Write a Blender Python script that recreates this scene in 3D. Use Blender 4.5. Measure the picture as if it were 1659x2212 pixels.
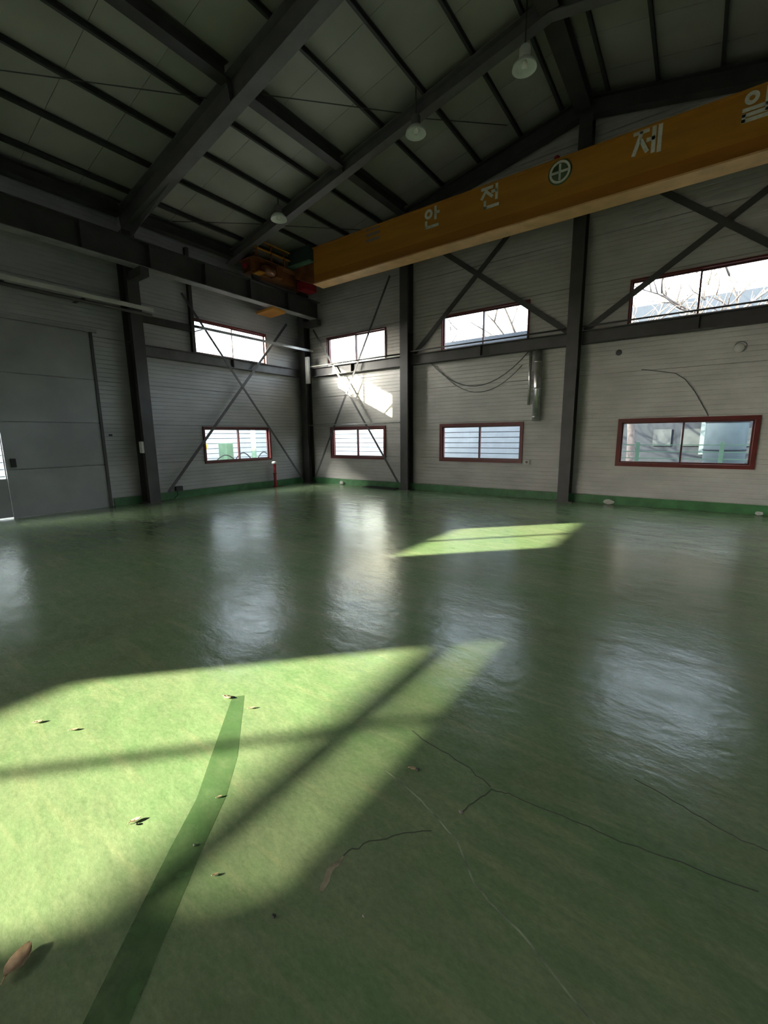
import bpy, math, random
from mathutils import Vector, Matrix
random.seed(7)
for o in list(bpy.data.objects): bpy.data.objects.remove(o)
SC = bpy.context.scene
COL = SC.collection

# ------------------------------------------------------------------ camera
F_PX, YAW, PITCH, ROLL = 925.2, 0.622, -0.175, -0.011
CAM = Vector((10.977, -10.708, 1.55))
fwd = Vector((-math.sin(YAW)*math.cos(PITCH), math.cos(YAW)*math.cos(PITCH), math.sin(PITCH)))
rt = Vector((math.cos(YAW), math.sin(YAW), 0)); up = rt.cross(fwd)
r2 = rt*math.cos(ROLL)+up*math.sin(ROLL); u2 = up*math.cos(ROLL)-rt*math.sin(ROLL)
cd = bpy.data.cameras.new('camera'); cam = bpy.data.objects.new('camera', cd); COL.objects.link(cam)
M = Matrix((r2, u2, -fwd)).transposed().to_4x4(); M.translation = CAM
cam.matrix_world = M
cd.sensor_fit = 'HORIZONTAL'; cd.sensor_width = 36.0; cd.lens = F_PX*36.0/1659.0
cd.clip_start = 0.05; cd.clip_end = 500
SC.camera = cam

# ------------------------------------------------------------------ sky, sun, exposure
SUN_DIR = Vector((0.967, 1.0, -0.466)).normalized()
w = bpy.data.worlds.new('sky'); SC.world = w; w.use_nodes = True
nt = w.node_tree; nt.nodes.clear()
sky = nt.nodes.new('ShaderNodeTexSky'); sky.sky_type = 'NISHITA'; sky.sun_disc = False
sky.sun_elevation = math.asin(-SUN_DIR.z); sky.sun_rotation = math.radians(224); sky.air_density = 1.0; sky.dust_density = 2.5; sky.ozone_density = 1.0
hs = nt.nodes.new('ShaderNodeHueSaturation'); hs.inputs['Saturation'].default_value = 0.42
bg = nt.nodes.new('ShaderNodeBackground'); bg.inputs['Strength'].default_value = 1.0
out = nt.nodes.new('ShaderNodeOutputWorld')
nt.links.new(sky.outputs[0], hs.inputs['Color']); nt.links.new(hs.outputs[0], bg.inputs['Color']); nt.links.new(bg.outputs[0], out.inputs['Surface'])
sd = bpy.data.lights.new('sun', 'SUN'); sd.energy = 13.0; sd.angle = math.radians(0.55); sd.color = (1.0, 0.91, 0.63)
so = bpy.data.objects.new('sun', sd); COL.objects.link(so); so.rotation_euler = SUN_DIR.to_track_quat('-Z', 'Y').to_euler(); so.location = (-20, -30, 20)
SC.view_settings.view_transform = 'Standard'; SC.view_settings.look = 'None'
SC.view_settings.gamma = 1.0; SC.view_settings.use_curve_mapping = False
SC.view_settings.exposure = 1.72

# ------------------------------------------------------------------ materials
def mat(name, col, rough=0.6, metal=0.0, var=0.12, scale=4.0, bump=0.0, bscale=60.0, spec=0.5, stretch=None, col2=None, lo=0.35, hi=0.7):
    m = bpy.data.materials.new(name); m.use_nodes = True
    t = m.node_tree; b = t.nodes['Principled BSDF']
    b.inputs['Roughness'].default_value = rough; b.inputs['Metallic'].default_value = metal
    b.inputs['Specular IOR Level'].default_value = spec
    tc = t.nodes.new('ShaderNodeTexCoord'); n = t.nodes.new('ShaderNodeTexNoise')
    n.inputs['Scale'].default_value = scale; n.inputs['Detail'].default_value = 5
    geo = t.nodes.new('ShaderNodeNewGeometry')
    src = geo.outputs['Position']
    if stretch:
        mp = t.nodes.new('ShaderNodeMapping'); mp.inputs['Scale'].default_value = stretch
        t.links.new(src, mp.inputs['Vector']); src = mp.outputs[0]
    t.links.new(src, n.inputs['Vector'])
    rp = t.nodes.new('ShaderNodeValToRGB')
    c2 = col2 or tuple(c*(1-var*1.6) for c in col)
    rp.color_ramp.elements[0].position = lo; rp.color_ramp.elements[1].position = hi
    rp.color_ramp.elements[0].color = (*c2, 1)
    rp.color_ramp.elements[1].color = (*(min(1, c*(1+var*0.5)) for c in col), 1)
    t.links.new(n.outputs['Fac'], rp.inputs['Fac']); t.links.new(rp.outputs['Color'], b.inputs['Base Color'])
    if bump:
        n2 = t.nodes.new('ShaderNodeTexNoise'); n2.inputs['Scale'].default_value = bscale
        t.links.new(geo.outputs['Position'], n2.inputs['Vector'])
        bp = t.nodes.new('ShaderNodeBump'); bp.inputs['Strength'].default_value = bump; bp.inputs['Distance'].default_value = 0.01
        t.links.new(n2.outputs['Fac'], bp.inputs['Height']); t.links.new(bp.outputs[0], b.inputs['Normal'])
    return m

MT = {}
MT['panel'] = mat('wall_panel_paint', (0.50, 0.48, 0.46), 0.45, var=0.10, scale=1.3, stretch=(1, 1, 2.0))
MT['panel_left'] = mat('wall_panel_grey', (0.47, 0.46, 0.47), 0.42, var=0.10, scale=1.1, stretch=(1, 1, 2.0))
MT['skin'] = mat('outer_cladding', (0.42, 0.43, 0.45), 0.5)
MT['roof'] = mat('roof_panel_paint', (0.37, 0.365, 0.32), 0.55, var=0.10, scale=0.9)
MT['steel'] = mat('dark_grey_steel_paint', (0.062, 0.058, 0.058), 0.5, var=0.15, scale=3)
MT['steel_grey'] = mat('grey_steel_paint', (0.15, 0.145, 0.15), 0.45, var=0.15, scale=3)
MT['purlin'] = mat('purlin_steel', (0.045, 0.047, 0.047), 0.6)
MT['rod'] = mat('brace_steel', (0.07, 0.068, 0.07), 0.5)
MT['yellow'] = mat('crane_yellow_paint', (0.54, 0.235, 0.028), 0.42, var=0.12, scale=2, stretch=(0.4, 1, 3))
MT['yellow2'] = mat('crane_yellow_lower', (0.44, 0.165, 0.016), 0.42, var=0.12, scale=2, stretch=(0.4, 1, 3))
MT['yellow_underlit'] = mat('underlit_pale_yellow', (0.82, 0.48, 0.20), 0.5, var=0.12, scale=3)  # crane bottom flange: light off the floor put into a paler colour
MT['steel_underlit'] = mat('underlit_grey_flange', (0.34, 0.33, 0.32), 0.5, var=0.2, scale=3)  # runway lower flange: its floor-lit underside is painted in as lighter grey
MT['cable'] = mat('grey_cable', (0.10, 0.10, 0.095), 0.6)
MT['orange'] = mat('carriage_orange_paint', (0.22, 0.075, 0.018), 0.5, var=0.3, scale=6)
MT['red'] = mat('red_paint', (0.33, 0.012, 0.02), 0.45, var=0.15)
MT['maroon'] = mat('window_frame_red', (0.125, 0.013, 0.010), 0.45, var=0.12)
MT['maroon_dark'] = mat('sash_brown', (0.10, 0.022, 0.02), 0.45)
MT['alu'] = mat('bare_aluminium', (0.6, 0.6, 0.6), 0.35, 0.8)
MT['galv'] = mat('galvanised_duct', (0.62, 0.62, 0.60), 0.28, 0.9, var=0.15, scale=8)
MT['green_base'] = mat('green_kerb_paint', (0.055, 0.19, 0.065), 0.5, var=0.18, scale=5)
MT['green_box'] = mat('dark_green_cabinet', (0.03, 0.055, 0.045), 0.5)
MT['green_light'] = mat('pale_green_edge', (0.15, 0.30, 0.22), 0.5)
MT['white'] = mat('white_plastic', (0.68, 0.66, 0.62), 0.4, var=0.08)
MT['letter'] = mat('letter_white', (0.80, 0.80, 0.72), 0.5, var=0.1, scale=20)
MT['letter_grey'] = mat('faded_print_grey', (0.26, 0.22, 0.20), 0.6)
MT['emblem'] = mat('emblem_green', (0.10, 0.16, 0.07), 0.5)
MT['black'] = mat('black_rubber', (0.015, 0.015, 0.016), 0.55)
MT['lamp_white'] = mat('lamp_reflector_white', (0.75, 0.78, 0.72), 0.35, var=0.06)
MT['bulb'] = mat('bulb_opal', (0.82, 0.82, 0.74), 0.2, var=0.03)
MT['leaf'] = mat('dry_leaf', (0.55, 0.38, 0.23), 0.8, var=0.35, scale=25)
MT['leaf2'] = mat('pale_dry_leaf', (0.55, 0.44, 0.28), 0.8, var=0.3, scale=25)
MT['stone'] = mat('pebble', (0.35, 0.34, 0.31), 0.8, var=0.3, scale=50)
MT['darkstone'] = mat('dark_pebble', (0.035, 0.04, 0.035), 0.7)
MT['siding'] = mat('pale_siding', (0.40, 0.44, 0.47), 0.6, var=0.06)
MT['siding_gap'] = mat('siding_backing', (0.03, 0.035, 0.04), 0.7)
MT['blue_wall'] = mat('bluegrey_facade', (0.014, 0.017, 0.023), 0.6, spec=0.1)
MT['blue_band'] = mat('pale_blue_parapet', (0.045, 0.058, 0.078), 0.6, var=0.06)
MT['far_band'] = mat('far_parapet_blue', (0.024, 0.030, 0.042), 0.7, var=0.06, spec=0.1)
MT['far_pane'] = mat('far_window_pane', (0.030, 0.035, 0.040), 0.6, spec=0.1)
MT['pale_blue'] = mat('pale_blue_tank', (0.07, 0.092, 0.10), 0.6, var=0.08, spec=0.1)
MT['fence'] = mat('pale_green_fence', (0.10, 0.18, 0.115), 0.5)
MT['yard'] = mat('yard_concrete', (0.22, 0.22, 0.22), 0.9, scale=0.6)
MT['bark'] = mat('tree_bark', (0.16, 0.13, 0.115), 0.9, var=0.3, scale=8)
MT['sign_yellow'] = mat('sign_yellow', (0.85, 0.45, 0.04), 0.5)
MT['pale_post'] = mat('pale_post', (0.75, 0.75, 0.62), 0.5)
MT['door'] = mat('door_panel_grey', (0.40, 0.40, 0.41), 0.5, var=0.12, scale=1.2)

def glass_mat():
    m = bpy.data.materials.new('window_glass'); m.use_nodes = True; t = m.node_tree; t.nodes.clear()
    o = t.nodes.new('ShaderNodeOutputMaterial'); tr = t.nodes.new('ShaderNodeBsdfTransparent'); tr.inputs[0].default_value = (0.93, 0.96, 0.96, 1)
    g = t.nodes.new('ShaderNodeBsdfGlossy'); g.inputs['Roughness'].default_value = 0.02
    lw = t.nodes.new('ShaderNodeLayerWeight'); lw.inputs['Blend'].default_value = 0.5
    pw = t.nodes.new('ShaderNodeMath'); pw.operation = 'POWER'; pw.inputs[1].default_value = 5.0; t.links.new(lw.outputs['Facing'], pw.inputs[0])
    fr = t.nodes.new('ShaderNodeMath'); fr.operation = 'MULTIPLY_ADD'; fr.inputs[1].default_value = 0.9; fr.inputs[2].default_value = 0.03; t.links.new(pw.outputs[0], fr.inputs[0])
    mx = t.nodes.new('ShaderNodeMixShader')
    t.links.new(fr.outputs[0], mx.inputs[0]); t.links.new(tr.outputs[0], mx.inputs[1]); t.links.new(g.outputs[0], mx.inputs[2]); t.links.new(mx.outputs[0], o.inputs[0])
    return m
MT['glass'] = glass_mat()

def floor_mat():
    m = bpy.data.materials.new('green_epoxy_floor'); m.use_nodes = True; t = m.node_tree; b = t.nodes['Principled BSDF']; N = t.nodes; L = t.links
    geo = N.new('ShaderNodeNewGeometry'); P = geo.outputs['Position']
    def noise(scale, det=6, rough=0.6, st=None, rot=0, dist=0.0):
        n = N.new('ShaderNodeTexNoise'); n.inputs['Scale'].default_value = scale; n.inputs['Detail'].default_value = det; n.inputs['Roughness'].default_value = rough; n.inputs['Distortion'].default_value = dist
        mp = N.new('ShaderNodeMapping'); mp.inputs['Scale'].default_value = st or (1, 1, 1); mp.inputs['Rotation'].default_value = (0, 0, rot)
        L.new(P, mp.inputs['Vector']); L.new(mp.outputs[0], n.inputs['Vector']); return n.outputs['Fac']
    def ramp(fac, p0, p1, c0=(0, 0, 0), c1=(1, 1, 1)):
        r = N.new('ShaderNodeValToRGB'); e = r.color_ramp.elements; e[0].position = p0; e[1].position = p1; e[0].color = (*c0, 1); e[1].color = (*c1, 1); L.new(fac, r.inputs['Fac']); return r.outputs['Color']
    def mixc(fac, a, bb, mode='MIX'):
        x = N.new('ShaderNodeMix'); x.data_type = 'RGBA'; x.blend_type = mode
        for s, v in ((x.inputs['Factor'], fac), (x.inputs['A'], a), (x.inputs['B'], bb)):
            if hasattr(v, 'links') or hasattr(v, 'node'): L.new(v, s)
            else: s.default_value = v if not isinstance(v, tuple) else (*v, 1)
        return x.outputs['Result']
    green = ramp(noise(0.7, 4), 0.3, 0.75, (0.088, 0.198, 0.076), (0.130, 0.268, 0.104))
    dust = ramp(noise(0.8, 5, 0.55, (1, 1.6, 1), 0.75, 0.3), 0.16, 0.74)
    dustf = N.new('ShaderNodeMath'); dustf.operation = 'MULTIPLY'; dustf.inputs[1].default_value = 0.85; L.new(dust, dustf.inputs[0])
    c = mixc(dustf.outputs[0], green, (0.235, 0.275, 0.172))
    scuff = ramp(noise(3.0, 10, 0.7, (0.35, 3.0, 1), 0.75, 0.3), 0.52, 0.70)
    scf = N.new('ShaderNodeMath'); scf.operation = 'MULTIPLY'; scf.inputs[1].default_value = 0.6; L.new(scuff, scf.inputs[0])
    c = mixc(scf.outputs[0], c, (0.33, 0.34, 0.20))
    brown = ramp(noise(0.45, 5, 0.6, None, 0.2, 0.8), 0.58, 0.75)
    brf = N.new('ShaderNodeMath'); brf.operation = 'MULTIPLY'; brf.inputs[1].default_value = 0.45; L.new(brown, brf.inputs[0])
    c = mixc(brf.outputs[0], c, (0.135, 0.115, 0.078))
    dark = ramp(noise(5.5, 9, 0.7, (1, 2.2, 1), 0.6, 0.4), 0.28, 0.62, (0.62, 0.66, 0.62), (1, 1, 1))
    c = mixc(0.30, c, dark, 'MULTIPLY')
    mot = ramp(noise(7.0, 8, 0.72, (1, 1.7, 1), 0.7, 0.2), 0.42, 0.66)
    mof = N.new('ShaderNodeMath'); mof.operation = 'MULTIPLY'; mof.inputs[1].default_value = 0.38; L.new(mot, mof.inputs[0])
    c = mixc(mof.outputs[0], c, (0.28, 0.32, 0.20))
    spk = ramp(noise(38, 6, 0.7, (1, 1.5, 1), 0.7), 0.30, 0.70, (0.80, 0.82, 0.78), (1.12, 1.10, 1.10))
    c = mixc(1.0, c, spk, 'MULTIPLY')
    L.new(c, b.inputs['Base Color'])
    r = N.new('ShaderNodeMapRange'); L.new(noise(1.6, 7, 0.6, (1, 1.8, 1), 0.7, 0.5), r.inputs['Value']); r.inputs['From Min'].default_value = 0.3; r.inputs['From Max'].default_value = 0.7; r.inputs['To Min'].default_value = 0.18; r.inputs['To Max'].default_value = 0.255
    L.new(r.outputs[0], b.inputs['Roughness'])
    sp = N.new('ShaderNodeMapRange'); L.new(noise(5.0, 9, 0.7, (0.5, 2.4, 1), 0.7, 0.3), sp.inputs['Value'])
    sp.inputs['From Min'].default_value = 0.36; sp.inputs['From Max'].default_value = 0.58; sp.inputs['To Min'].default_value = 0.35; sp.inputs['To Max'].default_value = 1.0
    L.new(sp.outputs[0], b.inputs['Specular IOR Level'])
    h1 = noise(2.2, 3, 0.5, (1, 1.5, 1), 0.7); h2 = noise(14, 6, 0.6, (1, 1.8, 1), 0.7)
    ad = N.new('ShaderNodeMath'); ad.operation = 'MULTIPLY_ADD'; ad.inputs[1].default_value = 0.2; L.new(h2, ad.inputs[0]); L.new(h1, ad.inputs[2])
    bp = N.new('ShaderNodeBump'); bp.inputs['Strength'].default_value = 0.6; bp.inputs['Distance'].default_value = 0.014; L.new(ad.outputs[0], bp.inputs['Height']); L.new(bp.outputs[0], b.inputs['Normal'])
    return m
MT['floor'] = floor_mat()
MT['stripe'] = mat('clean_green_strip', (0.088, 0.180, 0.068), 0.34, var=0.12, scale=6)
def see_through(m, amount):
    """thin worn coat: lets part of the floor below show, unevenly"""
    t = m.node_tree; b = t.nodes['Principled BSDF']; o = t.nodes['Material Output']
    n = t.nodes.new('ShaderNodeTexNoise'); n.inputs['Scale'].default_value = 9; n.inputs['Detail'].default_value = 6
    g = t.nodes.new('ShaderNodeNewGeometry'); t.links.new(g.outputs['Position'], n.inputs['Vector'])
    r = t.nodes.new('ShaderNodeMapRange'); r.inputs['From Min'].default_value = 0.3; r.inputs['From Max'].default_value = 0.7; r.inputs['To Min'].default_value = amount-0.25; r.inputs['To Max'].default_value = amount+0.25
    t.links.new(n.outputs['Fac'], r.inputs['Value'])
    tr = t.nodes.new('ShaderNodeBsdfTransparent'); mx = t.nodes.new('ShaderNodeMixShader')
    t.links.new(r.outputs[0], mx.inputs[0]); t.links.new(b.outputs[0], mx.inputs[1]); t.links.new(tr.outputs[0], mx.inputs[2]); t.links.new(mx.outputs[0], o.inputs['Surface'])
see_through(MT['stripe'], 0.42)
MT['crack'] = mat('floor_crack', (0.062, 0.080, 0.048), 0.7)
MT['chalk'] = mat('chalk_scratch', (0.30, 0.36, 0.24), 0.55, var=0.4, scale=14)
MT['chip'] = mat('chipped_screed', (0.34, 0.30, 0.20), 0.8, var=0.3, scale=20)

# ------------------------------------------------------------------ mesh helpers
ORG = {}
def tag(o, label=None, cat=None, group=None, kind=None):
    if label: o['label'] = label
    if cat: o['category'] = cat
    if group: o['group'] = group
    if kind: o['kind'] = kind
    return o
def empty(name, loc, **kw):
    o = bpy.data.objects.new(name, None); COL.objects.link(o); o.location = loc; o.empty_display_size = 0.2
    ORG[o.name] = Vector(loc); return tag(o, **kw)
class MB:
    def __init__(s): s.v = []; s.f = []; s.sm = []
    def add(s, vs, fs, smooth=False):
        k = len(s.v); s.v += [Vector(p) for p in vs]; s.f += [tuple(i+k for i in f) for f in fs]; s.sm += [smooth]*len(fs); return s
    def box(s, lo, hi):
        (a, b, c), (d, e, g) = lo, hi
        a, d = min(a, d), max(a, d); b, e = min(b, e), max(b, e); c, g = min(c, g), max(c, g)
        return s.add([(a,b,c),(d,b,c),(d,e,c),(a,e,c),(a,b,g),(d,b,g),(d,e,g),(a,e,g)], [(3,2,1,0),(4,5,6,7),(0,1,5,4),(1,2,6,5),(2,3,7,6),(3,0,4,7)])
    def obox(s, p0, p1, d, hd, hw):
        """bar p0->p1, half size hd along d and hw sideways"""
        p0, p1 = Vector(p0), Vector(p1); a = (p1-p0).normalized(); d = Vector(d); d = (d-a*d.dot(a)).normalized(); q = a.cross(d)
        vs = [p+d*hd*i+q*hw*j for p in (p0, p1) for i, j in ((-1,-1),(1,-1),(1,1),(-1,1))]
        return s.add(vs, [(3,2,1,0),(4,5,6,7),(0,1,5,4),(1,2,6,5),(2,3,7,6),(3,0,4,7)])
    def tube(s, pts, r, n=8, closed=False):
        pts = [Vector(p) for p in pts]; rs = r if isinstance(r, (list, tuple)) else [r]*len(pts); vs = []
        ref = Vector((0.31, 0.17, 0.93))
        for i, p in enumerate(pts):
            a = (pts[min(i+1, len(pts)-1)]-pts[max(i-1, 0)]).normalized()
            u = a.cross(ref if abs(a.dot(ref)) < .95 else Vector((1, 0, 0))).normalized(); v = a.cross(u)
            vs += [p+(u*math.cos(2*math.pi*j/n)+v*math.sin(2*math.pi*j/n))*rs[i] for j in range(n)]
        fs = [(i*n+j, i*n+(j+1) % n, (i+1)*n+(j+1) % n, (i+1)*n+j) for i in range(len(pts)-1) for j in range(n)]
        s.add(vs, fs, True); k = len(s.v)-len(vs)
        s.f += [tuple(k+j for j in range(n))[::-1], tuple(k+(len(pts)-1)*n+j for j in range(n))]; s.sm += [False, False]; return s
    def lathe(s, prof, c, n=20, axis=(0, 0, 1)):
        a = Vector(axis).normalized(); u = a.orthogonal().normalized(); v = a.cross(u); c = Vector(c); vs = []
        for r, h in prof: vs += [c+a*h+(u*math.cos(2*math.pi*j/n)+v*math.sin(2*math.pi*j/n))*r for j in range(n)]
        fs = [(i*n+j, i*n+(j+1) % n, (i+1)*n+(j+1) % n, (i+1)*n+j) for i in range(len(prof)-1) for j in range(n)]
        return s.add(vs, fs, True)
    def prism(s, poly, off):
        n = len(poly); off = Vector(off); vs = [Vector(p) for p in poly]+[Vector(p)+off for p in poly]
        return s.add(vs, [tuple(range(n))[::-1], tuple(range(n, 2*n))]+[(i, (i+1) % n, n+(i+1) % n, n+i) for i in range(n)])
    def build(s, name, m, parent=None, bevel=0, **kw):
        if parent is not None: org = ORG[parent.name]
        else:
            xs = [p.x for p in s.v]; ys = [p.y for p in s.v]; zs = [p.z for p in s.v]
            org = Vector(((min(xs)+max(xs))/2, (min(ys)+max(ys))/2, min(zs)))
        me = bpy.data.meshes.new(name); me.from_pydata([tuple(p-org) for p in s.v], [], s.f); me.update()
        import bmesh
        bm = bmesh.new(); bm.from_mesh(me); bmesh.ops.recalc_face_normals(bm, faces=bm.faces); bm.to_mesh(me); bm.free()
        for p, q in zip(me.polygons, s.sm): p.use_smooth = q
        me.materials.append(MT[m]); o = bpy.data.objects.new(name, me); COL.objects.link(o); ORG[o.name] = org
        if parent is not None: o.parent = parent
        else: o.location = org
        if bevel:
            b = o.modifiers.new('edge', 'BEVEL'); b.width = bevel; b.segments = 2; b.limit_method = 'ANGLE'
        return tag(o, **kw)

def hbeam(name, p0, p1, d, depth, width, m, label=None, cat='beam', group=None, tf=0.016, tw=0.012, root=None, plates=(), mb_=None):
    p0, p1 = Vector(p0), Vector(p1)
    a = (p1-p0).normalized(); d = Vector(d); d = (d-a*d.dot(a)).normalized()
    r = root or empty(name, (p0+p1)/2 if abs(a.z) < .9 else p0, label=label, cat=cat, group=group)
    MB().obox(p0, p1, d, depth/2-tf, tw/2).build('web', m, r)
    for sgn in (1, -1):
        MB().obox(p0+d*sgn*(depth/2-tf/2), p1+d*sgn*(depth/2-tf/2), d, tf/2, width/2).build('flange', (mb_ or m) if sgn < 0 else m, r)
    q = a.cross(d)
    for t in plates:
        c = p0+(p1-p0)*t
        for sg in (-1, 1):
            MB().obox(c-a*0.006+q*sg*width*0.26, c+a*0.006+q*sg*width*0.26, d, depth/2-tf-0.001, width*0.22).build('stiffener', m, r)
    return r

# ------------------------------------------------------------------ the hall
XR, XE, YF = 8.55, 17.1, -22.2        # ridge, right wall, front wall
SL = 0.20
def zroof(x): return 6.60+SL*(x if x <= XR else 2*XR-x)     # underside of the roof panels
WALLS = {'back': lambda s, n, z: (s, -n, z), 'left': lambda s, n, z: (n, s, z), 'right': lambda s, n, z: (XE-n, s, z), 'front': lambda s, n, z: (s, YF+n, z)}
LB, LT, UB, UT = 0.851, 1.863, 3.755, 4.655
BACK_L = [(1.165, 3.40), (5.235, 7.54), (9.60, 11.955), (13.8, 16.0)]
BACK_U = [(1.135, 3.44), (5.26, 7.57), (9.615, 11.99), (13.8, 16.0)]
LEFT_L = [(-3.885, -1.55), (-14.75, -12.45)]
LEFT_U = [(-3.925, -1.53), (-14.62, -12.35), (-20.38, -17.88)]
FILL_DOOR = (0.5, 1.9, -0.03, 2.3)      # unseen doorway added behind the camera to let in fill light
DOOR = (-10.1, -6.36, -0.01, 3.88)
holes = {'back': [(a, b, LB, LT) for a, b in BACK_L]+[(a, b, UB, UT) for a, b in BACK_U],
         'left': [(a, b, LB, LT) for a, b in LEFT_L]+[(a, b, UB, UT if k < 2 else UT+0.19) for k, (a, b) in enumerate(LEFT_U)]+[DOOR],
         'right': [(a, b, LB, LT) for a, b in LEFT_L],
         'front': [FILL_DOOR]}
def spans(s0, s1, z0, z1, hs):
    cuts = sorted([(max(a, s0), min(b, s1)) for a, b, c, d in hs if c < z1-1e-4 and d > z0+1e-4 and a < s1 and b > s0])
    r = []; x = s0
    for a, b in cuts:
        if a > x+1e-4: r.append((x, a))
        x = max(x, b)
    if x < s1-1e-4: r.append((x, s1))
    return r
def zcuts(z0, z1, hs):
    return sorted({z0, z1}|{z for h in hs for z in h[2:] if z0 < z < z1})
def skin(side, s0, s1, ztop):
    """flat outer sheet of a wall with its openings"""
    W = WALLS[side]; mb = MB(); zs = zcuts(-0.02, ztop(None), holes[side])
    for a, b in zip(zs, zs[1:]):
        for c, d in spans(s0, s1, a, b, holes[side]): mb.box(W(c, -0.14, a), W(d, -0.10, b))
    if side in ('back', 'front'):
        e = ztop(None); mb.prism([W(s0, -0.14, e), W(s1, -0.14, e), W(XR, -0.14, zroof(XR)+0.08)], Vector(W(0, -0.10, 0))-Vector(W(0, -0.14, 0)))
    return mb.build('wall_'+side, 'skin', kind='structure')
EAVE = 6.66
walls = {'back': skin('back', -0.14, XE+0.14, lambda s: EAVE), 'left': skin('left', YF, 0.0, lambda s: EAVE),
         'right': skin('right', YF, 0.0, lambda s: EAVE), 'front': skin('front', -0.14, XE+0.14, lambda s: EAVE)}
RIB = 0.0945
def panels(side, bays, m, ribbed=True):
    """sandwich panels: one object per panel row and bay, each with its own ribbed inner face"""
    W = WALLS[side]; hs = holes[side]; z = -0.01; row = 0
    while z < (zroof(XR) if side in ('back', 'front') else EAVE):
        for b0, b1 in bays:
            mb = MB(); c1, c0 = b1, b0
            for k in range(10):
                za = z+k*RIB; zb = za+RIB
                s0, s1 = c0, c1
                if za > 6.6 and side in ('back', 'front'):
                    lim = (za-6.61)/SL; s0, s1 = max(c0, lim), min(c1, 2*XR-lim)
                    if s1-s0 < 0.05: continue
                if za > EAVE and side not in ('back', 'front'): continue
                zz = zcuts(za, zb, hs)
                for p, q in zip(zz, zz[1:]):
                    for a, b in spans(s0, s1, p, q, hs):
                        g = 0.022 if k else 0.020; dpt = 0.011 if k else 0.03
                        prof = [(-0.10, p), (-0.10, q), (0, q)]
                        if p == za and q-p > g*1.5: prof += [(0, p+g), (-dpt, p+g*0.6), (-dpt, p)]
                        else: prof += [(0, p)]
                        poly = [W(a+0.001, n, h) for n, h in prof]
                        mb.prism(poly, Vector(W(b-0.001, 0, 0))-Vector(W(a+0.001, 0, 0)))
            if mb.v: mb.build('wall_panel', m, walls[side])
        z += RIB*10; row += 1
panels('back', [(0, 4.25), (4.25, 8.6), (8.6, 12.9), (12.9, XE)], 'panel')
panels('left', [(-5.55, 0), (-11.0, -5.55), (-16.45, -11.0), (YF, -16.45)], 'panel_left')
panels('right', [(-11.0, 0), (YF, -11.0)], 'panel_left')
panels('front', [(0, XR), (XR, XE)], 'panel')

MB().box((-0.14, YF-0.14, -0.25), (XE+0.14, 0.14, 0)).build('floor', 'floor', kind='structure')
FLOOR = bpy.data.objects['floor']
# green painted kerb along the foot of the walls
for side, s in (('back', [(0.14, XE)]), ('left', [(-6.30, -0.0), (YF, -10.16)]), ('right', [(YF, 0)]), ('front', [(0.14, 0.45), (1.95, XE-0.14)])):
    mb = MB()
    for a, b in s: mb.box(WALLS[side](a, 0.004, 0.0), WALLS[side](b, 0.055, 0.182))
    mb.build('baseboard_'+side, 'green_base', kind='structure')

# roof: panels and purlins
ceiling = MB()
for sg in (0, 1):
    X = (lambda x: x) if not sg else (lambda x: 2*XR-x)
    zt = [(X(-0.3), YF-0.3, zroof(-0.3)+0.10), (X(XR), YF-0.3, zroof(XR)+0.10), (X(XR), 0.3, zroof(XR)+0.10), (X(-0.3), 0.3, zroof(-0.3)+0.10)]
    ceiling.prism(zt, (0, 0, 0.03))
ceiling = ceiling.build('ceiling', 'skin', kind='structure')
y = 0.25
while y > YF-0.2:
    for sg in (0, 1):
        X = (lambda x: x) if not sg else (lambda x: 2*XR-x)
        y2 = y-0.945
        MB().prism([(X(-0.28), y-0.004, zroof(-0.28)), (X(XR), y-0.004, zroof(XR)), (X(XR), y2+0.004, zroof(XR)), (X(-0.28), y2+0.004, zroof(-0.28))], (0, 0, 0.098)).build('roof_panel', 'roof', ceiling)
    y -= 0.945
PX = [0.78, 1.70, 2.62, 3.53, 5.36, 6.32, 7.28, 8.12]
for x in PX+[2*XR-x for x in PX]:
    z = zroof(x)-0.003; s = 1 if x < XR else -1
    mb = MB()     # C section
    mb.box((x-0.025, YF, z-0.105), (x-0.020, -0.01, z-0.012)); mb.box((x-0.025, YF, z-0.110), (x+0.025, -0.01, z-0.105)); mb.box((x-0.025, YF, z-0.017), (x+0.025, -0.01, z-0.012)); mb.box((x+0.020, YF, z-0.105), (x+0.025, -0.01, z-0.088))
    mb.build('purlin', 'purlin', ceiling)

# ------------------------------------------------------------------ steel frame
def column(x, y, d, top, label, depth=0.30, width=0.25, m='steel'):
    r = hbeam('steel_column', (x, y, 0.021), (x, y, top), d, depth, width, m, label, 'column', 'steel wall columns', plates=(0.62,))
    MB().box((x-0.20, y-0.20 if abs(d[1]) < .5 else y-0.14, 0.0005), (x+0.20, y+0.20 if abs(d[1]) < .5 else y+0.14, 0.02)).build('base_plate', m, r)
    return r
column(0.265, -0.155, (0, 1, 0), 6.19, 'dark steel column standing in the corner between the two window walls', 0.26, 0.26)
column(4.25, -0.165, (0, 1, 0), 7.0, 'dark steel column between the cross-braced corner bay and the bay with the silver duct')
column(8.62, -0.165, (0, 1, 0), 7.86, 'dark steel column right of the silver duct, in line with the roof ridge')
column(0.25, -5.55, (1, 0, 0), 6.05, 'deep dark steel column between the sliding door and the braced window bay', 0.40, 0.26)

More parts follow.
